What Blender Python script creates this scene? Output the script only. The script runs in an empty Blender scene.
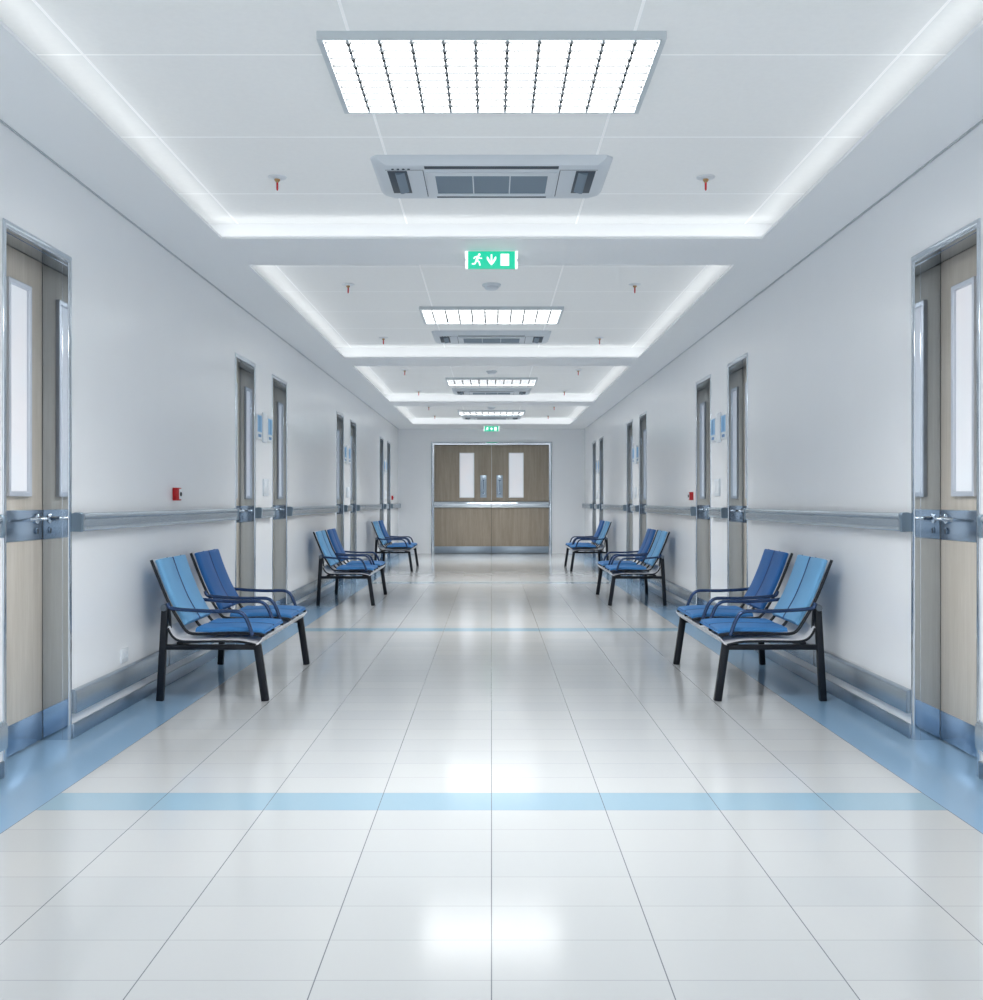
import bpy, bmesh, math
from mathutils import Vector, Matrix
C = bpy.context.scene.collection
PI = math.pi

# ------------------------------------------------------------------ metrics
EYE = 1.2            # camera height
W = 2.124            # half corridor width
ZS = 2.844           # underside of the soffit
ZC = 2.994           # raised ceiling inside the bays
Y0, Y1 = -4.0, 22.8  # corridor start / end wall
TILE_W, TILE_D = 0.443, 0.2296
BORDER = 1.771
BAYS = [(-2.6, 1.02), (1.72, 6.275), (6.97, 11.5), (12.19, 16.62), (17.33, 21.48)]
BAYX = 1.692
DW = 0.705           # outer width of a side door frame
DZ = 2.43            # outer height of a side door frame
DOOR_Y = [4.343, 8.28, 9.67, 13.66, 15.0, 18.95, 20.3]

# ------------------------------------------------------------------ node helpers
class NT:
    def __init__(s, mat):
        s.t = mat.node_tree; s.n = s.t.nodes; s.l = s.t.links
    def new(s, kind, **kw):
        n = s.n.new(kind)
        for k, v in kw.items(): setattr(n, k, v)
        return n
    def put(s, sock, v):
        if hasattr(v, 'is_linked') or hasattr(v, 'links'): s.l.new(v, sock)
        else: sock.default_value = v
    def math(s, op, a, b=None, c=None):
        n = s.new('ShaderNodeMath', operation=op)
        s.put(n.inputs[0], a)
        if b is not None: s.put(n.inputs[1], b)
        if c is not None: s.put(n.inputs[2], c)
        return n.outputs[0]
    def mix(s, f, a, b):
        n = s.new('ShaderNodeMix', data_type='RGBA')
        s.put(n.inputs[0], f); s.put(n.inputs[6], a); s.put(n.inputs[7], b)
        return n.outputs[2]

def lin(r, g, b):
    f = lambda c: (c / 255 / 12.92) if c / 255 <= 0.04045 else ((c / 255 + 0.055) / 1.055) ** 2.4
    return (f(r), f(g), f(b), 1)

def mat(name, col, rough=0.5, metal=0.0, spec=0.5, coat=0.0, emit=None, estr=0.0, noise=0.0, nscale=20, stretch=(1, 1, 1), bump=0.0):
    m = bpy.data.materials.new(name); m.use_nodes = True
    t = NT(m); b = t.n['Principled BSDF']
    b.inputs['Roughness'].default_value = rough; b.inputs['Metallic'].default_value = metal
    b.inputs['Specular IOR Level'].default_value = spec; b.inputs['Coat Weight'].default_value = coat
    b.inputs['Coat Roughness'].default_value = 0.08
    tc = t.new('ShaderNodeTexCoord'); mp = t.new('ShaderNodeMapping')
    mp.inputs['Scale'].default_value = stretch
    t.l.new(tc.outputs['Object'], mp.inputs[0])
    nz = t.new('ShaderNodeTexNoise'); nz.inputs['Scale'].default_value = nscale; nz.inputs['Detail'].default_value = 4
    t.l.new(mp.outputs[0], nz.inputs[0])
    dark = tuple(c * (1 - noise) for c in col[:3]) + (1,)
    t.put(b.inputs['Base Color'], t.mix(nz.outputs[0], dark, col))
    if bump:
        bp = t.new('ShaderNodeBump'); bp.inputs['Strength'].default_value = bump; bp.inputs['Distance'].default_value = 0.002
        t.l.new(nz.outputs[0], bp.inputs['Height']); t.l.new(bp.outputs[0], b.inputs['Normal'])
    if emit:
        b.inputs['Emission Color'].default_value = emit; b.inputs['Emission Strength'].default_value = estr
    return m

M = {}
M['wall'] = mat('wall_paint', lin(241, 243, 246), rough=0.24, spec=0.7, noise=0.03, nscale=3)
M['soffit'] = mat('soffit_paint', lin(247, 249, 251), rough=0.45, spec=0.3, noise=0.02, nscale=3)
M['trimgrey'] = mat('shadow_gap_grey', lin(186, 192, 198), rough=0.5)
M['chrome'] = mat('polished_steel', lin(206, 214, 222), rough=0.07, metal=1.0, noise=0.03, nscale=6, stretch=(1, 1, .1))
M['brushed'] = mat('brushed_steel', lin(172, 186, 200), rough=0.28, metal=1.0, noise=0.10, nscale=60, stretch=(1, .05, 1))
M['rail'] = mat('rail_aluminium', lin(186, 197, 206), rough=0.27, metal=0.8, noise=0.06, nscale=40, stretch=(1, .05, 1))
M['railshade'] = mat('rail_end_shade', lin(128, 146, 161), rough=0.3, metal=0.5)  # shade on the rail ends put into a darker colour
M['plate'] = mat('lock_plate_steel', lin(140, 156, 172), rough=0.22, metal=1.0, noise=0.06, nscale=50, stretch=(1, .05, 1))
M['winframe'] = mat('window_frame_metal', lin(206, 211, 220), rough=0.3, metal=0.4)
M['kick'] = mat('kick_plate_steel', lin(150, 178, 206), rough=0.25, metal=1.0, noise=0.05, nscale=50, stretch=(1, .05, 1))
M['black'] = mat('black_plastic', lin(22, 26, 32), rough=0.4)
M['gap'] = mat('dark_gap', lin(60, 58, 54), rough=0.8)
M['white'] = mat('white_plastic', lin(224, 229, 234), rough=0.4)
M['acbody'] = mat('unit_plastic', lin(212, 219, 226), rough=0.4)
M['acgrille'] = mat('unit_filter_mesh', lin(122, 140, 156), rough=0.6, noise=0.15, nscale=300)
M['acdark'] = mat('unit_dark_slot', lin(64, 76, 88), rough=0.6)
M['fixture'] = mat('light_fixture_frame', lin(200, 208, 213), rough=0.4)
M['louvre'] = mat('light_louvre_grey', lin(150, 156, 160), rough=0.5)
M['louvrew'] = mat('light_louvre_white', lin(90, 92, 94), rough=0.6, spec=.1)
M['clip'] = mat('light_louvre_clip', lin(10, 11, 12), rough=0.6, spec=.1)
M['lamp'] = mat('luminous_panel', (1, 1, 1, 1), emit=(.985, .985, .97, 1), estr=3.5)
M['red'] = mat('alarm_red', lin(172, 14, 24), rough=0.35)
M['bulbred'] = mat('sprinkler_red_glass', lin(205, 40, 48), rough=0.15, coat=0.5)
M['brass'] = mat('sprinkler_brass', lin(176, 140, 100), rough=0.3, metal=0.8)
M['green'] = mat('exit_green', lin(20, 190, 150), rough=0.3, emit=lin(40, 215, 172), estr=0.26)
M['signwhite'] = mat('exit_white', lin(245, 250, 248), rough=0.3, emit=(1, 1, 1, 1), estr=0.4)
M['bluesign'] = mat('door_sign_blue', lin(120, 178, 222), rough=0.3)
M['bluedark'] = mat('door_sign_dark_blue', lin(60, 125, 180), rough=0.3)
M['padlight'] = mat('pad_light_blue', lin(112, 172, 216), rough=0.62, noise=0.06, nscale=220, bump=0.15)
M['paddark'] = mat('pad_dark_blue', lin(24, 98, 166), rough=0.62, noise=0.06, nscale=220, bump=0.15)
M['padmid'] = mat('pad_mid_blue', lin(58, 128, 192), rough=0.62, noise=0.06, nscale=220, bump=0.15)
M['seam'] = mat('pad_seam_navy', lin(24, 58, 112), rough=0.5)
M['benchblack'] = mat('bench_black_steel', lin(13, 20, 30), rough=0.4, spec=.3)
M['armtube'] = mat('bench_arm_steel', lin(46, 72, 112), rough=0.22, metal=0.6, coat=0.4)
M['pan'] = mat('bench_pan_aluminium', lin(232, 233, 237), rough=0.32, metal=0.0, noise=0.08, nscale=30)
M['joint'] = mat('bench_joint_grey', lin(98, 108, 118), rough=0.4, metal=0.4)

def wood_mat(name, c1, c2):
    m = bpy.data.materials.new(name); m.use_nodes = True
    t = NT(m); b = t.n['Principled BSDF']
    tc = t.new('ShaderNodeTexCoord'); mp = t.new('ShaderNodeMapping')
    mp.inputs['Scale'].default_value = (1, 1, 0.06)
    t.l.new(tc.outputs['Object'], mp.inputs[0])
    n1 = t.new('ShaderNodeTexNoise'); n1.inputs['Scale'].default_value = 16; n1.inputs['Detail'].default_value = 6; n1.inputs['Distortion'].default_value = .6
    n2 = t.new('ShaderNodeTexNoise'); n2.inputs['Scale'].default_value = 120; n2.inputs['Detail'].default_value = 3
    t.l.new(mp.outputs[0], n1.inputs[0]); t.l.new(mp.outputs[0], n2.inputs[0])
    f = t.math('ADD', t.math('MULTIPLY', n1.outputs[0], .65), t.math('MULTIPLY', n2.outputs[0], .35))
    r = t.new('ShaderNodeMapRange'); t.l.new(f, r.inputs[0]); r.inputs[1].default_value = .35; r.inputs[2].default_value = .65
    t.put(b.inputs['Base Color'], t.mix(r.outputs[0], c1, c2))
    b.inputs['Roughness'].default_value = .42; b.inputs['Specular IOR Level'].default_value = .35
    return m
M['wood'] = wood_mat('door_wood_veneer', lin(198, 189, 176), lin(215, 207, 196))
M['woodend'] = wood_mat('end_door_wood_veneer', lin(150, 139, 124), lin(170, 158, 143))

def glass_mat():
    m = bpy.data.materials.new('frosted_lit_pane'); m.use_nodes = True
    t = NT(m); b = t.n['Principled BSDF']
    tc = t.new('ShaderNodeTexCoord'); nz = t.new('ShaderNodeTexNoise'); nz.inputs['Scale'].default_value = 2.2
    t.l.new(tc.outputs['Object'], nz.inputs[0])
    r = t.new('ShaderNodeMapRange'); t.l.new(nz.outputs[0], r.inputs[0]); r.inputs[1].default_value = .4; r.inputs[2].default_value = .65
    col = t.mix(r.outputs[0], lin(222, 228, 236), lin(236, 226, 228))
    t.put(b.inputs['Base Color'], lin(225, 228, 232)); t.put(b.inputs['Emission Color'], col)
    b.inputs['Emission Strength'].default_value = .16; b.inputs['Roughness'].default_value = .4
    return m
M['pane'] = glass_mat()

def floor_mat():
    m = bpy.data.materials.new('glossy_floor_tile'); m.use_nodes = True
    t = NT(m); b = t.n['Principled BSDF']
    tc = t.new('ShaderNodeTexCoord'); sp = t.new('ShaderNodeSeparateXYZ'); t.l.new(tc.outputs['Object'], sp.inputs[0])
    x, y = sp.outputs[0], sp.outputs[1]
    ax = t.math('ABSOLUTE', x)
    def line(v, period, off, half):      # 1 on the joint
        f = t.math('FRACT', t.math('ADD', t.math('DIVIDE', t.math('SUBTRACT', v, off), period), 100.5))
        d = t.math('MULTIPLY', t.math('ABSOLUTE', t.math('SUBTRACT', f, .5)), period)
        return t.math('LESS_THAN', d, half)
    lx = line(x, TILE_W, 0, .0016); ly = line(y, TILE_D, 3.881, .0016)
    inside = t.math('LESS_THAN', ax, BORDER + .002)
    border = t.math('GREATER_THAN', ax, BORDER)
    fy = t.math('FRACT', t.math('ADD', t.math('DIVIDE', t.math('SUBTRACT', y, 3.881), 5.33), 10))
    stripe = t.math('MULTIPLY', t.math('LESS_THAN', fy, .2296 / 5.33), inside)
    cell = t.new('ShaderNodeCombineXYZ')
    t.l.new(t.math('FLOOR', t.math('DIVIDE', x, TILE_W)), cell.inputs[0]); t.l.new(t.math('FLOOR', t.math('DIVIDE', t.math('SUBTRACT', y, 3.881), TILE_D)), cell.inputs[1])
    wn = t.new('ShaderNodeTexWhiteNoise'); t.l.new(cell.outputs[0], wn.inputs['Vector'])
    tile = t.mix(wn.outputs['Value'], lin(186, 189, 191), lin(191, 193, 194))
    col = t.mix(stripe, tile, lin(144, 173, 190))
    col = t.mix(border, col, lin(134, 168, 198))
    j = t.math('MULTIPLY', lx, inside)
    j2 = t.math('MULTIPLY', t.math('MULTIPLY', ly, inside), .36)
    col = t.mix(t.math('MAXIMUM', t.math('MULTIPLY', j, .85), j2), col, lin(92, 98, 106))
    edge = t.math('LESS_THAN', t.math('ABSOLUTE', t.math('SUBTRACT', ax, BORDER)), .0016)
    col = t.mix(t.math('MULTIPLY', edge, .6), col, lin(92, 100, 112))
    t.put(b.inputs['Base Color'], col)
    nz = t.new('ShaderNodeTexNoise'); nz.inputs['Scale'].default_value = 28; nz.inputs['Detail'].default_value = 2
    t.l.new(tc.outputs['Object'], nz.inputs[0])
    bp = t.new('ShaderNodeBump'); bp.inputs['Strength'].default_value = .05; bp.inputs['Distance'].default_value = .002
    t.l.new(nz.outputs[0], bp.inputs['Height']); t.l.new(bp.outputs[0], b.inputs['Normal'])
    b.inputs['Roughness'].default_value = .14; b.inputs['IOR'].default_value = 1.75
    return m
M['floor'] = floor_mat()

def ceil_mat():
    m = bpy.data.materials.new('ceiling_panel_joints'); m.use_nodes = True
    t = NT(m); b = t.n['Principled BSDF']
    tc = t.new('ShaderNodeTexCoord'); sp = t.new('ShaderNodeSeparateXYZ'); t.l.new(tc.outputs['Object'], sp.inputs[0])
    x, y = sp.outputs[0], sp.outputs[1]
    def line(v, period, off, half):
        f = t.math('FRACT', t.math('ADD', t.math('DIVIDE', t.math('SUBTRACT', v, off), period), 100.5))
        return t.math('LESS_THAN', t.math('MULTIPLY', t.math('ABSOLUTE', t.math('SUBTRACT', f, .5)), period), half)
    j = t.math('MAXIMUM', line(x, 1.094, .547, .006), line(y, .91, 4.02, .006))
    nz = t.new('ShaderNodeTexNoise'); nz.inputs['Scale'].default_value = 40; t.l.new(tc.outputs['Object'], nz.inputs[0])
    base = t.mix(nz.outputs[0], lin(226, 228, 229), lin(232, 234, 234))
    t.put(b.inputs['Base Color'], t.mix(j, base, lin(252, 254, 255)))
    b.inputs['Roughness'].default_value = .6
    b.inputs['Emission Color'].default_value = (.96, .985, 1, 1); b.inputs['Emission Strength'].default_value = .05  # faint glow added to the ceiling panels as fill; they hold no lamp
    return m
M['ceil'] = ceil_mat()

# ------------------------------------------------------------------ mesh helpers
class MB:
    """collects shapes; build() links them as one mesh object"""
    def __init__(s, fx=None): s.bm = bmesh.new(); s.fx = fx
    def _pts(s, pts): return [s.bm.verts.new(p) for p in pts]
    def box(s, x0, x1, y0, y1, z0, z1, bev=0.0, seg=2):
        b = bmesh.new()
        bmesh.ops.create_cube(b, size=1, matrix=Matrix.Translation(((x0 + x1) / 2, (y0 + y1) / 2, (z0 + z1) / 2)) @ Matrix.Diagonal((abs(x1 - x0), abs(y1 - y0), abs(z1 - z0), 1)))
        if bev: bmesh.ops.bevel(b, geom=list(b.edges), offset=bev, segments=seg, affect='EDGES', profile=.5)
        s.merge(b); return s
    def merge(s, b):
        me = bpy.data.meshes.new('tmp'); b.to_mesh(me); b.free(); s.bm.from_mesh(me); bpy.data.meshes.remove(me)
    def loft(s, rings, closed=True, caps=True):
        R = [s._pts(r) for r in rings]
        n = len(R[0])
        for a, b in zip(R, R[1:]):
            for i in range(n if closed else n - 1):
                k = (i + 1) % n
                s.bm.faces.new((a[i], a[k], b[k], b[i]))
        if caps and closed:
            s.bm.faces.new(list(reversed(R[0]))); s.bm.faces.new(R[-1])
        return s
    def tube(s, pts, r, n=10, caps=True):
        pts = [Vector(p) for p in pts]
        rings = []; prev = None
        for i, p in enumerate(pts):
            a = pts[max(i - 1, 0)]; b = pts[min(i + 1, len(pts) - 1)]
            d = (b - a).normalized()
            if prev is None:
                u = d.orthogonal().normalized()
            else:
                u = (prev - d * prev.dot(d)).normalized()
            prev = u; v = d.cross(u)
            rr = r[i] if isinstance(r, (list, tuple)) else r
            rings.append([p + u * math.cos(2 * PI * k / n) * rr + v * math.sin(2 * PI * k / n) * rr for k in range(n)])
        return s.loft(rings, True, caps)
    def bar(s, a, b, w, h, bev=.004):
        """rectangular bar from a to b; w across local y, h the other way"""
        a, b = Vector(a), Vector(b); d = b - a
        q = bmesh.new()
        z = d.normalized(); y = Vector((0, 1, 0)); y = (y - z * y.dot(z))
        if y.length < .1: y = Vector((1, 0, 0)); y = y - z * y.dot(z)
        y.normalize(); x = y.cross(z)
        m = Matrix(((x.x, y.x, z.x, 0), (x.y, y.y, z.y, 0), (x.z, y.z, z.z, 0), (0, 0, 0, 1))); m.translation = (a + b) / 2
        bmesh.ops.create_cube(q, size=1, matrix=m @ Matrix.Diagonal((h, w, d.length, 1)))
        if bev: bmesh.ops.bevel(q, geom=list(q.edges), offset=bev, segments=2, affect='EDGES', profile=.5)
        s.merge(q); return s
    def lathe(s, prof, c, n=24, axis='z', flip=1):
        """prof: (radius, height) pairs about c"""
        rings = []
        for r, h in prof:
            ring = []
            for k in range(n):
                a = 2 * PI * k / n; p, q = r * math.cos(a), r * math.sin(a)
                ring.append({'z': (c[0] + p, c[1] + q, c[2] + flip * h), 'x': (c[0] + flip * h, c[1] + p, c[2] + q), 'y': (c[0] + p, c[1] + flip * h, c[2] + q)}[axis])
            rings.append(ring)
        return s.loft(rings)
    def poly(s, pts2, place, t):
        """flat polygon in 2D extruded by t through place(u, v, depth)"""
        return s.loft([[place(u, v, 0) for u, v in pts2], [place(u, v, t) for u, v in pts2]])
    def build(s, name, material, parent=None, smooth=True):
        if s.fx:
            for v in s.bm.verts: v.co = Vector(s.fx(*v.co))
        bmesh.ops.recalc_face_normals(s.bm, faces=list(s.bm.faces))
        me = bpy.data.meshes.new(name); s.bm.to_mesh(me); s.bm.free()
        me.materials.append(material)
        for p in me.polygons: p.use_smooth = smooth
        if smooth: me.set_sharp_from_angle(angle=math.radians(38))
        o = bpy.data.objects.new(name, me); C.objects.link(o); o.parent = parent
        return o

def empty(name, loc=(0, 0, 0)):
    o = bpy.data.objects.new(name, None); o.empty_display_size = .1; C.objects.link(o); o.location = loc; return o
def tag(o, label, cat, group=None):
    o['label'] = label; o['category'] = cat
    if group: o['group'] = group
    return o
def struct(o): o['kind'] = 'structure'; return o
def kids(o): return list(o.children)
def copy_tree(o, parent=None):
    c = o.copy(); C.objects.link(c)
    if parent is not None: c.parent = parent
    for ch in kids(o): copy_tree(ch, c)
    return c
def side_fx(s): return lambda d, y, z: (-s * d, y, z)   # d = distance out of the wall into the corridor
def smooth_path(pts, k=4):
    """Catmull-Rom through the points"""
    P = [Vector(p) for p in pts]; out = []
    for i in range(len(P) - 1):
        p0, p1, p2, p3 = P[max(i - 1, 0)], P[i], P[i + 1], P[min(i + 2, len(P) - 1)]
        for j in range(k):
            t = j / k
            out.append(.5 * ((2 * p1) + (p2 - p0) * t + (2 * p0 - 5 * p1 + 4 * p2 - p3) * t * t + (3 * p1 - p0 - 3 * p2 + p3) * t ** 3))
    out.append(P[-1]); return out

ORD = ['first', 'second', 'third', 'fourth', 'fifth', 'sixth', 'seventh']
SIDES = [(-1, 'left'), (1, 'right')]

# ------------------------------------------------------------------ the shell
f = MB(); f.loft([[(-2.4, Y0, 0), (2.4, Y0, 0), (2.4, Y0, -.1), (-2.4, Y0, -.1)], [(-2.4, Y1 + .3, 0), (2.4, Y1 + .3, 0), (2.4, Y1 + .3, -.1), (-2.4, Y1 + .3, -.1)]])
struct(f.build('floor', M['floor']))

def sheet(cells, place, thick):
    """connected sheet from (u0,u1,v0,v1) cells on shared vertices, given a thickness"""
    b = MB(); vs = {}
    def V(u, v):
        k = (round(u, 4), round(v, 4))
        if k not in vs: vs[k] = b.bm.verts.new(place(u, v))
        return vs[k]
    for u0, u1, v0, v1 in cells: b.bm.faces.new((V(u0, v0), V(u1, v0), V(u1, v1), V(u0, v1)))
    bmesh.ops.recalc_face_normals(b.bm, faces=list(b.bm.faces))
    r = bmesh.ops.extrude_face_region(b.bm, geom=list(b.bm.faces))
    bmesh.ops.translate(b.bm, verts=[e for e in r['geom'] if isinstance(e, bmesh.types.BMVert)], vec=thick)
    return b

HOLE0, HOLE1 = .02, .02
ys = [Y0]
for y in DOOR_Y: ys += [y + HOLE0, y + DW - HOLE1]
ys.append(Y1)
for s, nm in SIDES:
    cells = []
    for i in range(len(ys) - 1):
        if i % 2 == 0: cells.append((ys[i], ys[i + 1], 0, DZ - .02))
        cells.append((ys[i], ys[i + 1], DZ - .02, ZC + .02))
    struct(sheet(cells, lambda u, v: (s * W, u, v), (s * .1, 0, 0)).build('wall_' + nm, M['wall'], smooth=False))
    t = MB(); t.box(s * W, s * (W - .010), Y0, Y1, ZS - .006, ZS)
    struct(t.build('trim_1' if s < 0 else 'trim_2', M['trimgrey']))
EDW, EDZ = 1.376, 2.545      # end door half width, height
ec = [(-W - .1, -EDW + .03, 0, EDZ - .03), (EDW - .03, W + .1, 0, EDZ - .03), (-W - .1, -EDW + .03, EDZ - .03, ZC + .02), (-EDW + .03, EDW - .03, EDZ - .03, ZC + .02), (EDW - .03, W + .1, EDZ - .03, ZC + .02)]
struct(sheet(ec, lambda u, v: (u, Y1, v), (0, .1, 0)).build('wall_end', M['wall'], smooth=False))

xs = [-W - .05, -BAYX, BAYX, W + .05]; yb = [Y0]
for a, b in BAYS: yb += [a, b]
yb.append(Y1 + .05)
cells = []
for i in range(len(yb) - 1):
    for j in range(3):
        if i % 2 == 1 and j == 1: continue
        cells.append((xs[j], xs[j + 1], yb[i], yb[i + 1]))
ceiling = struct(sheet(cells, lambda u, v: (u, v, ZS), (0, 0, .016)).build('ceiling', M['soffit'], smooth=False))
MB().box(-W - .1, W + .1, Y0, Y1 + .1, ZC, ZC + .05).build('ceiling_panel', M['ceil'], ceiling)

for a, b in BAYS:
    q = MB(); X = BAYX + .20; ya, ye = a - .20, b + .20; t = .03
    o_ = [(-X - t, ya - t), (X + t, ya - t), (X + t, ye + t), (-X - t, ye + t)]; i_ = [(-X, ya), (X, ya), (X, ye), (-X, ye)]
    rg = [[(o_[k][0], o_[k][1], ZS + .016), (o_[k][0], o_[k][1], ZC), (i_[k][0], i_[k][1], ZC), (i_[k][0], i_[k][1], ZS + .016)] for k in range(4)]
    q.loft(rg + [rg[0]], True, False); q.build('cove_upstand', M['soffit'], ceiling, smooth=False)

# ------------------------------------------------------------------ bumper boards, skirting, handrails
SEG = []
prev = Y0
for y in DOOR_Y: SEG.append((prev, y)); prev = y + DW
SEG.append((prev, Y1))
def where(i):
    if i == 0: return 'before the %s door of the corridor'
    if i == len(SEG) - 1: return 'between the last door and the end wall'
    return None
for s, nm in SIDES:
    fx = side_fx(s)
    for i, (a, b) in enumerate(SEG):
        a2, b2 = a + .004, b - .004
        # low bumper guard + steel skirting
        root = struct(empty('baseboard_' + nm, (s * W, a2, 0)))
        L = b2 - a2
        prof = [(0, .126), (.024, .126), (.028, .133), (.028, .224), (.025, .238), (.016, .245), (0, .245)]
        q = MB(fx); q.loft([[(d, .004, z) for d, z in prof], [(d, L - .004, z) for d, z in prof]]); q.build('bumper_guard', M['rail'], root)
        q = MB(fx); q.box(0, .012, 0, L, 0, .072, .003); q.build('skirting', M['brushed'], root)
        n = int(L // 1.45)
        for k in range(1, n + 1):
            q = MB(fx); yk = k * 1.45; q.loft([[(d + .0012 if d > 0 else d, yk - .003, z) for d, z in prof], [(d + .0012 if d > 0 else d, yk + .003, z) for d, z in prof]]); q.build('bumper_joint', M['gap'], root)
        # handrail
        h = empty('handrail', (s * W, a2, 1.045))
        hp = [(.014, .006), (.046, .002), (.050, .010), (.051, .030), (.051, .058), (.047, .063), (.055, .070), (.056, .080), (.050, .090), (.036, .095), (.020, .092), (.012, .082)]
        c0 = 0 if i == 0 else .03; c1 = .03; LR = L - .075 if b2 < Y1 - .2 else L - .02
        q = MB(fx); q.loft([[(d, c0, z) for d, z in hp], [(d, LR - c1, z) for d, z in hp]]); q.build('rail', M['rail'], h)
        cp = [(.0, .0), (.048, -.002), (.0545, .006), (.056, .058), (.059, .068), (.059, .086), (.050, .097), (.02, .099), (.0, .092)]
        for (e0, e1) in ([(0, c0)] if c0 else []) + [(LR - c1, LR)]:
            q = MB(fx)
            rings = []
            for t, k in ((e0, .94), (e0 + .005, 1), (e1 - .005, 1), (e1, .94)):
                rings.append([(d * k, t, .047 + (z - .047) * k) for d, z in cp])
            q.loft(rings); q.build('end_cap', M['railshade'], h)
        nb = max(2, int(L / 1.2) + 1)
        for k in range(nb):
            yk = .12 + (L - .30) * k / (nb - 1)
            q = MB(fx); q.box(0, .022, yk - .03, yk + .03, .02, .07, .003); q.build('bracket', M['rail'], h)
        if i == 0: lab = f'grey metal handrail on the {nm} wall ahead of the first door'
        elif i == 7: lab = f'short grey handrail on the {nm} wall between last door and end wall'
        else: lab = f'grey metal handrail on the {nm} wall between its {ORD[i-1]} and {ORD[i]} doors'
        tag(h, lab, 'handrail', 'handrails along the corridor walls')

# ------------------------------------------------------------------ side doors
def frame_profile(mb, prof, y0, y1, z1):
    """sweep (u, d) profile (u outward from the outer edge inward) round an opening as a mitred U"""
    rings = []
    rings.append([(d, y0 + u, 0) for u, d in prof])
    rings.append([(d, y0 + u, z1 - u * 1.25) for u, d in prof])
    rings.append([(d, y1 - u, z1 - u * 1.25) for u, d in prof])
    rings.append([(d, y1 - u, 0) for u, d in prof])
    return mb.loft(rings, True, True)
def make_door(s, n):
    fx = side_fx(s)
    root = struct(empty('door_%d' % n))
    # polished casing and reveal, one swept profile
    prof = [(0, 0), (0, .004), (.0015, .006), (.008, .0075), (.014, .008), (.021, .0073), (.026, .005), (.0285, .002), (.029, -.001), (.029, -.004), (.029, -.029), (.0305, -.029), (.0305, -.034), (.029, -.034), (.029, -.15), (.010, -.15), (.010, -.02)]
    q = MB(fx); frame_profile(q, prof, 0, DW, DZ); q.build('frame', M['chrome'], root)
    y0, y1, zt = .029, DW - .029, DZ - .038
    leaf = MB(fx); leaf.box(-.175, -.130, y0 + .002, y1 - .003, .006, zt, .002); leaf.build('door_leaf', M['wood'], root)
    q = MB(fx); q.box(-.136, -.1265, y0 + .004, y1 - .005, .008, .150, .0015); q.build('kick_plate', M['kick'], root)
    q = MB(fx); q.box(-.136, -.1265, y0 + .004, y1 - .005, 1.007, 1.156, .0015); pl = q.build('lock_plate', M['plate'], root)
    # vision window
    a, b, z0, z1 = .292, .522, 1.222, 2.242
    wf = MB(fx)
    w = .026
    out = [(a, z0), (b, z0), (b, z1), (a, z1)]; inn = [(a + w, z0 + w), (b - w, z0 + w), (b - w, z1 - w), (a + w, z1 - w)]
    dd = [(-.132, 0), (-.112, 0), (-.110, .003), (-.112, .022), (-.122, w), (-.132, w)]
    rings = []
    for k in range(4):
        ring = []
        for d, t in dd:
            o, i = out[k], inn[k]; r = t / w
            ring.append((d, o[0] + (i[0] - o[0]) * r, o[1] + (i[1] - o[1]) * r))
        rings.append(ring)
    wf.loft(rings + [rings[0]], True, False)
    wo = wf.build('window_frame', M['winframe'], root)
    q = MB(fx); q.box(-.134, -.124, a + w - .004, b - w + .004, z0 + w - .004, z1 - w + .004); q.build('pane', M['pane'], wo)
    # lever, rose, keyhole
    yk = .605
    q = MB(fx); q.lathe([(.0255, 0), (.0255, .006), (.022, .009), (.011, .010), (.010, .045)], (-.127, yk, 1.112), axis='x'); q.tube(smooth_path([(-.082, yk, 1.112), (-.074, yk - .012, 1.112), (-.071, yk - .04, 1.112), (-.071, yk - .13, 1.111), (-.075, yk - .19, 1.110)]), [.0095] * 16 + [.007], 10)
    q.build('lever_handle', M['chrome'], root)
    q = MB(fx); q.lathe([(.017, 0), (.017, .004), (.014, .006)], (-.127, yk, 1.052), axis='x'); q.build('lock_rose', M['plate'], root)
    q = MB(fx); q.box(-.1215, -.1195, yk - .0045, yk + .0045, 1.036, 1.062, .001); q.build('keyhole', M['black'], root)
    for k, z in enumerate((.32, 1.25, 2.1)):
        q = MB(fx); q.tube([(-.122, y0 + .004, z - .05), (-.122, y0 + .004, z + .05)], .007, 10); q.build('hinge', M['brushed'], root)
    return root
dn = 1
for s, nm in SIDES:
    proto = None
    for y in DOOR_Y:
        if proto is None: d = proto = make_door(s, dn)
        else: d = copy_tree(proto); d.name = 'door_%d' % dn
        d.location = (s * W, y, 0); dn += 1

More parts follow.
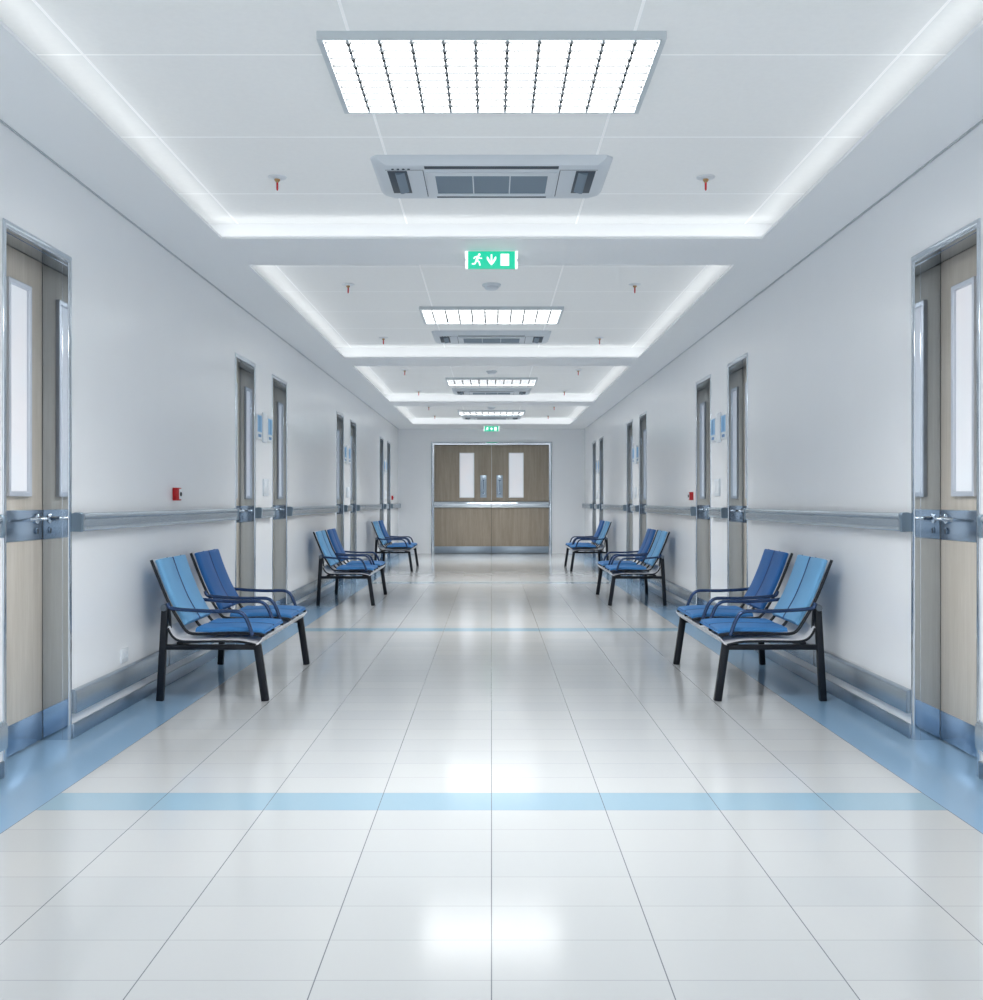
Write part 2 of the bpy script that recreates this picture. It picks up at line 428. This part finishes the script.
# ------------------------------------------------------------------ end double door
root = struct(empty('door_15', (0, Y1, 0)))
q = MB()
prof = [(0, 0), (0, -.015), (.006, -.024), (.02, -.028), (.058, -.026), (.066, -.020), (.068, .03), (.03, .09), (.03, .01)]
rings = [[(-EDW + u, d, 0) for u, d in prof], [(-EDW + u, d, EDZ - u) for u, d in prof], [(EDW - u, d, EDZ - u) for u, d in prof], [(EDW - u, d, 0) for u, d in prof]]
q.loft(rings); q.build('frame', M['chrome'], root)
LX, LZ = EDW - .07, EDZ - .072
for sg in (-1, 1):
    x0, x1 = sg * .003, sg * LX
    q = MB(); q.box(x0, x1, .012, .06, .006, LZ, .003); lf = q.build('door_leaf', M['woodend'], root)
    q = MB(); q.box(x0, x1, .004, .014, .006, .165, .002); q.build('kick_plate', M['brushed'], lf)
    bp = [(.016, 1.036), (-.004, 1.038), (-.022, 1.055), (-.034, 1.085), (-.038, 1.115), (-.034, 1.148), (-.022, 1.178), (-.004, 1.194), (.016, 1.196)]
    q = MB(); q.loft([[(x0, a, z) for a, z in bp], [(x1, a, z) for a, z in bp]]); q.build('bumper_rail', M['chrome'], lf)
    a, b, z0, z1 = sg * .392, sg * .732, 1.272, 2.300
    q = MB(); w = .02
    o = [(a, z0), (b, z0), (b, z1), (a, z1)]; i_ = [(a + sg * w, z0 + w), (b - sg * w, z0 + w), (b - sg * w, z1 - w), (a + sg * w, z1 - w)]
    rg = [[(o[k][0], .014, o[k][1]), (o[k][0], -.004, o[k][1]), (i_[k][0], -.002, i_[k][1]), (i_[k][0], .014, i_[k][1])] for k in range(4)]
    q.loft(rg + [rg[0]], True, False); wf = q.build('window_frame', M['white'], lf)
    q = MB(); q.box(a + sg * .017, b - sg * .017, .004, .013, z0 + .017, z1 - .017); q.build('pane', M['pane'], wf)
    q = MB(); q.box(sg * .112, sg * .258, .004, .014, 1.278, 1.785, .003); pp = q.build('push_plate', M['brushed'], lf)
    q = MB(); q.lathe([(.026, 0), (.026, -.008), (.02, -.012)], (sg * .185, .004, 1.68), 16, 'y'); q.lathe([(.024, 0), (.024, -.008), (.018, -.012)], (sg * .185, .004, 1.375), 16, 'y'); q.tube([(sg * .185, -.012, 1.40), (sg * .185, -.012, 1.66)], .008, 8); q.build('pull_handle', M['plate'], pp)
q = MB(); q.box(-.006, .006, .014, .05, 1.2, LZ); q.build('meeting_strip', M['white'], root)
q = MB(); q.box(-LX, LX, .065, .085, 0, LZ + .03); q.build('backing', M['gap'], root)  # dark panel added behind the leaves to stop light leaking between them

# ------------------------------------------------------------------ benches
def sweep_pad(mb, path, hw, T, yc, base):
    """cushion swept along (d, z) path, centre seam groove, rounded ends"""
    P = [Vector((p[0], p[1])) for p in path]; rings = []
    n = len(P)
    sec = [(-hw, .05), (-hw, .6), (-hw + .010, .92), (-hw + .030, 1), (-hw * .5, 1.05), (-.022, 1), (-.006, .72), (.006, .72), (.022, 1), (hw * .5, 1.05), (hw - .030, 1), (hw - .010, .92), (hw, .6), (hw, .05)]
    for i in range(n):
        a = P[max(i - 1, 0)]; b = P[min(i + 1, n - 1)]; t = (b - a).normalized(); nn = Vector((-t.y, t.x))
        if nn.x + nn.y < 0: nn = -nn
        k = 1.0
        pts = []
        if i in (0, n - 1): k = .45
        elif i in (1, n - 2): k = .88
        for y, h in sec: 
            p = P[i] + nn * (base + h * T * k); pts.append((p.x, yc + y * (1 if k == 1 else (.992 if k > .5 else .975)), p.y))
        rings.append(pts)
    mb.loft(rings)
    return [(P[i] + (lambda t: (Vector((-t.y, t.x)) if -t.y + t.x > 0 else Vector((t.y, -t.x))))((P[min(i + 1, n - 1)] - P[max(i - 1, 0)]).normalized()) * (base + T * .80)) for i in range(n)]
def make_bench(s):
    fx = side_fx(s)
    root = empty('bench')
    prof = smooth_path([(.081, .845, 0), (.132, .715, 0), (.189, .582, 0), (.250, .478, 0), (.287, .424, 0), (.325, .404, 0), (.42, .401, 0), (.52, .405, 0), (.64, .405, 0), (.72, .399, 0), (.760, .392, 0)], 3)
    # aluminium seat pan, one curved sheet under both seats
    pp = [(p.x, p.y) for p in smooth_path([(.196, .452, 0), (.222, .405, 0), (.262, .378, 0), (.33, .372, 0), (.50, .374, 0), (.62, .372, 0), (.690, .360, 0), (.722, .352, 0)], 3)]
    lip = [(.735, .356), (.762, .388)]
    top = pp + lip
    bot = [(x - .002, z - .012) for x, z in top]
    ring = top + bot[::-1]
    q = MB(fx); q.loft([[(d, -.715, z) for d, z in ring], [(d, .715, z) for d, z in ring]]); pan = q.build('seat_pan', M['pan'], root); pan['label'] = 'pale aluminium pan'
    for e in (-.717, .717):
        q = MB(fx); q.tube([(x - .001, e, z - .010) for x, z in pp], .0075, 8); q.build('edge_trim', M['benchblack'], pan)
    for k in (-.52, -.28, .28, .52):
        q = MB(fx); q.lathe([(.014, 0), (.014, .006), (.008, .009)], (.300, k, .374), 12); q.build('screw_cap', M['joint'], pan)
    for yc, back, lab in ((-.395, 'padlight', 'light blue backrest'), (.395, 'paddark', 'dark blue backrest')):
        for o in (-.275, 0, .275):
            q = MB(fx); q.tube([(p.x, yc + o, p.y) for p in prof], .0095, 8); q.build('seat_tube', M['benchblack'], root)
        bpth = [(p.x, p.y) for p in smooth_path([(.091, .835, 0), (.097, .820, 0), (.134, .715, 0), (.190, .582, 0), (.248, .480, 0), (.262, .456, 0), (.270, .445, 0)], 3)]
        q = MB(fx); ln = sweep_pad(q, bpth, .262, .030, yc, .008); bk = q.build('backrest_pad', M[back], root); bk['label'] = lab
        q = MB(fx); q.tube([(p.x, yc, p.y) for p in ln[1:-1]], .006, 8); q.build('seam', M['seam'], bk)
        q = MB(fx); q.tube([(.084, yc - .262, .838), (.084, yc + .262, .838)], .008, 8); q.build('top_bar', M['pan'], bk)
        spth = [(p.x, p.y) for p in smooth_path([(.338, .4035, 0), (.350, .4025, 0), (.42, .401, 0), (.52, .405, 0), (.64, .405, 0), (.72, .399, 0), (.742, .3955, 0), (.752, .393, 0)], 3)]
        q = MB(fx); ln = sweep_pad(q, spth, .262, .026, yc, .008); st = q.build('seat_pad', M['padmid'], root)
        q = MB(fx); q.tube([(p.x, yc, p.y) for p in ln[1:-1]], .005, 8); q.build('seam', M['seam'], st)
        q = MB(fx); q.tube([(.756, yc - .262, .408), (.756, yc + .262, .408)], .007, 8); q.build('front_piping', M['padmid'], st)
    for y in (-.685, -.105, .105, .685):
        ap = smooth_path([(.183, .590, 0), (.192, .566, 0), (.215, .556, 0), (.30, .547, 0), (.44, .540, 0), (.56, .541, 0), (.605, .538, 0), (.640, .518, 0), (.664, .476, 0), (.681, .430, 0), (.692, .395, 0)], 4)
        q = MB(fx); q.tube([(p.x, y, p.y) for p in ap], .0115, 10); q.build('armrest', M['armtube'], root)
    for e in (-.67, .67):
        q = MB(fx); q.bar((.134, e, 0.0), (.166, e, .555), .038, .040); q.build('leg', M['benchblack'], root)
        q = MB(fx); q.bar((.767, e, 0.0), (.716, e, .350), .038, .044); q.build('leg', M['benchblack'], root)
        q = MB(fx); q.box(.16, .735, e - .017, e + .017, .308, .338, .003); q.build('side_rail', M['benchblack'], root)
        q = MB(fx); q.lathe([(.018, -.028), (.021, -.022), (.021, .022), (.018, .028)], (.163, e, .560), 16, 'y'); q.box(.155, .20, e - .012, e + .012, .555, .575, .004); q.build('joint', M['joint'], root)
        q = MB(fx); q.bar((.188, e - .0, .575), (.197, e, .43), .014, .014, .003); q.build('strut', M['benchblack'], root)
    for d in (.25, .66):
        q = MB(fx); q.box(d - .02, d + .02, -.66, .66, .322, .352, .003); q.build('cross_beam', M['benchblack'], root)
    return root
BY = [6.675, 12.15, 17.72]
for s, nm in SIDES:
    proto = None
    for i, y in enumerate(BY):
        if proto is None: b = proto = make_bench(s)
        else: b = copy_tree(proto)
        b.location = (s * W, y, 0)
        tag(b, 'two-seat blue bench on black legs against the %s wall, %s from the front' % (nm, ORD[i]) if i < 2 else 'two-seat blue bench on black legs against the %s wall, closest to end doors' % nm, 'bench', 'two-seat benches along the walls')

# ------------------------------------------------------------------ ceiling lights
def make_light():
    root = empty('ceiling_light')
    hw, y0, y1, t = .668, 0, .735, .032
    q = MB()
    o = [(-hw, y0), (hw, y0), (hw, y1), (-hw, y1)]; w = .022
    i_ = [(-hw + w, y0 + .012), (hw - w, y0 + .012), (hw - w, y1 - .012), (-hw + w, y1 - .012)]
    rg = [[(o[k][0], o[k][1], 0), (o[k][0], o[k][1], -t), (i_[k][0], i_[k][1], -t), (i_[k][0], i_[k][1], 0)] for k in range(4)]
    q.loft(rg + [rg[0]], True, False); q.build('frame', M['fixture'], root, smooth=False)
    q = MB(); q.box(-hw + w, hw - w, .012, y1 - .012, -.014, -.002); q.build('diffuser', M['lamp'], root)
    yy = [.012 + (y1 - .024) * (k + .62) / 10.3 for k in range(10)]
    for k in range(10):
        x = -hw + w + (2 * hw - 2 * w) * (k + .75) / 10.5
        q = MB(); q.box(x - .0052, x + .0052, .012, y1 - .012, -.030, -.015); bl = q.build('louvre_blade', M['louvre'], root)
        q = MB()
        for y in yy: q.box(x - .0068, x + .0068, y - .0060, y + .0060, -.0315, -.016)
        q.build('louvre_clip_dots', M['clip'], bl)
    for y in yy:
        q = MB(); q.box(-hw + w, hw - w, y - .0024, y + .0024, -.025, -.015); q.build('cross_blade', M['louvrew'], root)
    return root
LY = [3.815, 9.22, 14.52, 19.75]
proto = None
for i, y in enumerate(LY):
    if proto is None: o = proto = make_light()
    else: o = copy_tree(proto)
    if i:    # the deeper bays burn a little brighter
        m = M['lamp'].copy(); m.node_tree.nodes['Principled BSDF'].inputs['Emission Strength'].default_value = 3.5 * (1.0, 1.0, 1.1, 1.2)[i]
        for ch in o.children:
            if ch.name.startswith('diffuser'): ch.material_slots[0].link = 'OBJECT'; ch.material_slots[0].material = m
    o.location = (0, y, ZC)
    tag(o, 'bright white louvred light panel in the %s ceiling bay' % (ORD[i] if i < 3 else 'last'), 'ceiling light', 'light panels in the ceiling bays')

# ------------------------------------------------------------------ cassette air conditioners
def make_unit():
    root = empty('air_conditioner')
    H = .05
    def oct(hx, y0, y1, c, z): return [(-hx + c, y0, z), (hx - c, y0, z), (hx, y0 + c, z), (hx, y1 - c, z), (hx - c, y1, z), (-hx + c, y1, z), (-hx, y1 - c, z), (-hx, y0 + c, z)]
    q = MB(); q.loft([oct(.632, 0, .60, .035, 0), oct(.632, .0, .60, .035, -.012), oct(.622, .006, .594, .04, -.030), oct(.600, .016, .584, .05, -H)]); q.build('housing', M['acbody'], root)
    z = -H
    q = MB()
    o = [(-.345, .120), (.345, .120), (.345, .520), (-.345, .520)]; i_ = [(-.302, .168), (.302, .168), (.302, .480), (-.302, .480)]
    rg = [[(o[k][0], o[k][1], z), (o[k][0], o[k][1], z - .007), (i_[k][0], i_[k][1], z - .007), (i_[k][0], i_[k][1], z)] for k in range(4)]
    q.loft(rg + [rg[0]], True, False); gf = q.build('grille_frame', M['acbody'], root, smooth=False)
    q = MB(); q.box(-.305, .305, .165, .483, z - .0035, z + .002); q.build('grille', M['acgrille'], gf)
    for x in (-.1, .1):
        q = MB(); q.box(x - .003, x + .003, .168, .480, z - .006, z); q.build('grille_divider', M['acbody'], gf)
    for x in (-.362, .362):
        q = MB(); q.box(x - .002, x + .002, .100, .545, z - .0008, z + .002); q.build('panel_seam', M['acdark'], root)
    for sx in (-1, 1):
        q = MB(); q.box(sx * .448, sx * .552, .105, .480, z - .002, z + .002, .0015); sl = q.build('air_outlet', M['acdark'], root)
        q = MB(); q.loft([[(sx * (.462 + .05 * math.sin(a)) , y, z - .002 - .012 * math.sin(a * 1.6)) for a in [k * .2 for k in range(9)]] + [(sx * .512, y, z), (sx * .462, y, z)] for y in (.13, .455)]); q.build('vane', M['acgrille'], sl)
        q = MB(); q.box(sx * .36, sx * .56, .088, .092, z - .001, z + .002); q.build('panel_seam', M['acdark'], root)
    q = MB(); q.box(-.352, .352, .030, .072, z - .002, z + .002, .0015); q.build('air_outlet', M['acdark'], root)
    q = MB(); q.box(-.312, .312, .548, .566, z - .002, z + .002, .0015); q.build('air_outlet', M['acdark'], root)
    for k in range(4):
        q = MB(); q.lathe([(.007, 0), (.007, -.003)], (-.52 + k * .028, .075, z), 10); q.build('indicator', M['acdark'], root)
    return root
AY = [5.18, 10.52, 15.86, 20.85]
proto = None
for i, y in enumerate(AY):
    if proto is None: o = proto = make_unit()
    else: o = copy_tree(proto)
    o.location = (0, y, ZC)
    tag(o, 'grey cassette air conditioner behind the light panel in the %s ceiling bay' % (ORD[i] if i < 3 else 'last'), 'air conditioner', 'cassette units in the ceiling bays')

# ------------------------------------------------------------------ sprinklers, detectors
def make_sprinkler():
    root = empty('sprinkler')
    q = MB(); q.lathe([(.052, 0), (.050, -.004), (.030, -.010), (.016, -.012)], (0, 0, 0), 24); q.build('ceiling_rose', M['white'], root)
    q = MB(); q.lathe([(.016, -.010), (.016, -.018), (.010, -.026), (.007, -.030)], (0, 0, 0), 16); q.build('neck', M['brass'], root)
    q = MB(); q.lathe([(.004, -.028), (.0062, -.034), (.0062, -.066), (.004, -.072), (.0015, -.075)], (0, 0, 0), 12); q.build('bulb', M['bulbred'], root)
    return root
proto = None
for row, (y, txt) in enumerate([(5.54, 'in the first ceiling bay'), (8.28, 'at the front of the second ceiling bay'), (10.98, 'at the rear of the second ceiling bay'), (13.68, 'at the front of the third ceiling bay'), (16.3, 'at the rear of the third ceiling bay'), (18.95, 'at the front of the last ceiling bay'), (20.95, 'at the rear of the last ceiling bay')]):
    for s, nm in SIDES:
        if proto is None: o = proto = make_sprinkler()
        else: o = copy_tree(proto)
        o.location = (s * 1.187, y, ZC)
        tag(o, 'red bulb ceiling sprinkler on the %s side %s' % (nm, txt), 'sprinkler', 'ceiling sprinklers')
def make_detector():
    root = empty('smoke_detector')
    q = MB(); q.lathe([(.078, 0), (.078, -.014), (.072, -.018)], (0, 0, 0), 28); q.build('base', M['acbody'], root)
    q = MB(); q.lathe([(.060, -.016), (.058, -.034), (.045, -.044), (.02, -.046)], (0, 0, 0), 28); q.build('sensor_cap', M['acbody'], root)
    return root
proto = None
for i, y in enumerate([8.28, 13.8, 19.1]):
    if proto is None: o = proto = make_detector()
    else: o = copy_tree(proto)
    o.location = (0, y, ZC)
    tag(o, 'round grey smoke detector in the %s ceiling bay' % ['second', 'third', 'last'][i], 'smoke detector', 'smoke detectors')

# ------------------------------------------------------------------ exit signs
def stroke(a, b, w):
    a, b = Vector(a), Vector(b); d = (b - a).normalized(); n = Vector((-d.y, d.x)) * w / 2
    return [tuple(a + n), tuple(a - n), tuple(b - n), tuple(b + n)]
def make_exit():
    root = empty('exit_sign')
    hw, h, t = .160, .112, .016
    q = MB(); q.box(-hw, hw, -t, t, -h, 0, .003); q.build('housing', M['green'], root)
    for sx in (-1, 1):
        prof = [(.155, 0), (.172, -.002), (.173, -.044), (.166, -.050), (.166, -.062), (.173, -.068), (.172, -.110), (.155, -.112)]
        q = MB(); q.loft([[(sx * x, -t - .003, z) for x, z in prof], [(sx * x, t + .003, z) for x, z in prof]]); q.build('end_cap', M['signwhite'], root)
    pl = lambda cx, cz: (lambda u, v, d: (cx + u, -t - .0005 - d, cz + v))
    P = pl(-.095, -.056)
    q = MB()
    q.poly([(.015 + .008 * math.cos(k * PI / 6), .034 + .008 * math.sin(k * PI / 6)) for k in range(12)], P, .0020)
    for a, b, w in [((.007, .026), (-.003, -.006), .016), ((.006, .022), (-.014, .018), .007), ((-.014, .020), (-.022, .006), .007), ((.008, .022), (.020, .008), .007), ((.019, .009), (.033, .011), .007),
                    ((-.004, -.002), (.014, -.014), .009), ((.013, -.012), (.020, -.038), .009), ((-.004, -.004), (-.014, -.026), .010), ((-.012, -.026), (-.034, -.027), .009)]:
        q.poly(stroke(a, b, w), P, .0018)
    q.build('running_figure', M['signwhite'], root, smooth=False)
    P = pl(.0, -.056)
    q = MB(); q.poly([(-.005, .036), (.005, .036), (.006, -.012), (.022, .018), (.030, .022), (.031, .004), (.014, -.022), (0, -.036), (-.014, -.022), (-.031, .004), (-.030, .022), (-.022, .018), (-.006, -.012)], P, .0018); q.build('arrow', M['signwhite'], root, smooth=False)
    P = pl(.088, -.056)
    q = MB(); q.poly([(-.028, -.039), (.028, -.039), (.028, .039), (-.028, .039)], P, .0018); q.build('doorway_symbol', M['signwhite'], root, smooth=False)
    return root
ex = make_exit(); ex.location = (0, 6.6, ZS); tag(ex, 'lit green emergency exit sign hanging between first and second ceiling bays', 'exit sign', 'exit signs')
ex = copy_tree(ex); ex.location = (0, 22.0, ZS); tag(ex, 'small distant green exit sign hanging above the end double doors', 'exit sign', 'exit signs')

# ------------------------------------------------------------------ small things on the walls
def make_alarm(s):
    fx = side_fx(s); root = empty('fire_alarm_box')  # red alarm box with a push button
    q = MB(fx); q.box(0, .040, -.034, .034, -.043, .043, .004); q.build('body', M['red'], root)
    q = MB(fx); q.box(.039, .043, -.018, .026, -.034, .034, .001); fr = q.build('front_plate', M['white'], root)
    q = MB(fx); q.lathe([(.014, 0), (.014, .005), (.010, .007)], (.0445, 0, 0), 16, 'x'); q.build('button', M['black'], fr)
    return root
for s, y, z, lab in ((-1, 6.69, 1.246, 'red fire alarm box on left wall above the first bench'), (1, 10.55, 1.252, 'red fire alarm box on right wall beyond the third door'), (-1, 21.25, 1.268, 'tiny red fire alarm box at far end of left wall')):
    o = make_alarm(s); o.location = (s * W, y, z); tag(o, lab, 'fire alarm', 'red fire alarm boxes')
def make_sign(s):
    fx = side_fx(s); root = empty('door_sign')
    q = MB(fx); q.box(0, .010, -.085, .085, -.11, .11, .002); q.build('backing', M['white'], root)
    q = MB(fx); q.box(.009, .012, -.080, .080, -.045, .106); q.build('blue_field', M['bluesign'], root)
    q = MB(fx); q.box(.0115, .013, -.012, .012, -.035, .096); q.build('vertical_band', M['bluedark'], root)
    q = MB(fx); q.box(.009, .0125, -.05, .05, -.092, -.066); q.build('caption_band', M['bluedark'], root)
    return root
def make_notice(s):
    fx = side_fx(s); root = empty('notice_board')
    q = MB(fx); q.box(0, .012, -.085, .085, -.138, .138, .002); q.build('frame', M['acbody'], root)
    q = MB(fx); q.box(.011, .0135, -.074, .074, -.127, .127); q.build('sheet', M['white'], root)
    return root
def make_plate(s):
    fx = side_fx(s); root = empty('grey_wall_plate')  # pale grey wall plate, its purpose left open
    q = MB(fx); q.box(0, .012, -.115, .115, -.08, .08, .003); q.build('plate', M['acbody'], root)
    for k in (-.055, .055):
        q = MB(fx); q.box(.011, .016, k - .045, k + .045, -.055, .055, .002); q.build('raised_panel', M['white'], root)
    return root
for s, nm in SIDES:
    P = {}
    for i, yb_ in enumerate((9.02, 14.38, 19.66)):
        for kind, mk, dy, z in (('a', make_sign, .10, 1.875), ('n', make_notice, .315, 1.882), ('b', make_sign, .53, 1.875), ('s', make_plate, .37, 1.328)):
            key = 'sign' if kind in 'ab' else kind
            if key not in P: o = P[key] = mk(s)
            else: o = copy_tree(P[key])
            o.location = (s * W, yb_ + dy, z)
            pair = ORD[2 * i + 1] + ' and ' + ORD[2 * i + 2]
            if kind == 'a': tag(o, 'blue and white door sign just past the %s door on the %s wall' % (ORD[2 * i + 1], nm), 'sign', 'blue door signs')
            if kind == 'b': tag(o, 'blue and white door sign just before the %s door on the %s wall' % (ORD[2 * i + 2], nm), 'sign', 'blue door signs')
            if kind == 'n': tag(o, 'white notice board between two blue signs by the %s doors, %s wall' % (pair, nm), 'notice', 'white notice boards')
            if kind == 's': tag(o, 'pale grey wall plate under the signs between %s doors, %s wall' % (pair, nm), 'switch', 'wall plates')
o = empty('power_socket', (-W, 5.775, .31)); fx = side_fx(-1)
q = MB(fx); q.box(0, .008, -.055, .055, -.04, .04, .003); q.build('plate', M['white'], o)
for k in (-.026, .026):
    q = MB(fx); q.lathe([(.019, 0), (.019, .002), (.015, .0025), (.014, -.003)], (.0075, k, 0), 16, 'x'); q.build('outlet', M['acbody'], o)
tag(o, 'white double power socket low on left wall above the bumper rail', 'power socket')

# ------------------------------------------------------------------ light
def area(name, loc, rot, sx, sy, power, col=(.985, .985, .97)):
    l = bpy.data.lights.new(name, 'AREA'); l.shape = 'RECTANGLE'; l.size = sx; l.size_y = sy; l.energy = power; l.color = col
    o = bpy.data.objects.new(name, l); C.objects.link(o); o.location = loc; o.rotation_euler = rot; return o
COVE = 0.155   # watts per metre of cove strip
for a, b in BAYS:
    L = b - a; ym = (a + b) / 2; z = ZS + .03
    for s in (-1, 1):
        area('cove_strip_lamp', (s * (BAYX + .07), ym, z), (PI, -s * .75, 0), .05, L + .2, COVE * L)
    for y, t in ((a - .07, .75), (b + .07, -.75)):
        area('cove_strip_lamp', (0, y, z), (PI + t, 0, 0), 2 * BAYX + .2, .05, COVE * 2 * BAYX)
# tubes of the louvred fixtures: the louvre cuts their light off towards the horizon
for i, y in enumerate(LY):
    l = area('louvre_tube_lamp', (0, y + .3675, ZC - .0145), (0, 0, 0), 1.28, .70, 30 * (1.0, 1.0, 1.05, 1.2)[i], (.985, .985, .97)).data
    l.spread = math.radians(125)
# ceiling lamp of the bay behind the camera
area('corridor_lamp', (0, -1.2, ZC - .04), (0, 0, 0), 1.3, .7, 45)

w = bpy.data.worlds.new('corridor_fill'); bpy.context.scene.world = w; w.use_nodes = True
bg = w.node_tree.nodes['Background']; bg.inputs[0].default_value = (.94, .97, 1.0, 1); bg.inputs[1].default_value = .7  # pale background light added as fill through the open rear end

# ------------------------------------------------------------------ camera
cd = bpy.data.cameras.new('camera'); cam = bpy.data.objects.new('camera', cd); C.objects.link(cam)
cam.location = (0, 0, EYE); cam.rotation_euler = (PI / 2, 0, 0)
cd.sensor_fit = 'HORIZONTAL'; cd.sensor_width = 36; cd.lens = 36 * 1000 / 983
cd.shift_y = 1 / 983; cd.clip_start = .02
sc = bpy.context.scene; sc.camera = cam
sc.view_settings.view_transform = 'Standard'; sc.view_settings.look = 'None'; sc.view_settings.exposure = 1.1
try:
    sc.cycles.use_denoising = True; sc.cycles.max_bounces = 10; sc.cycles.diffuse_bounces = 6; sc.cycles.glossy_bounces = 6
    sc.cycles.sample_clamp_indirect = 8; sc.cycles.caustics_reflective = False; sc.cycles.caustics_refractive = False
except Exception: pass
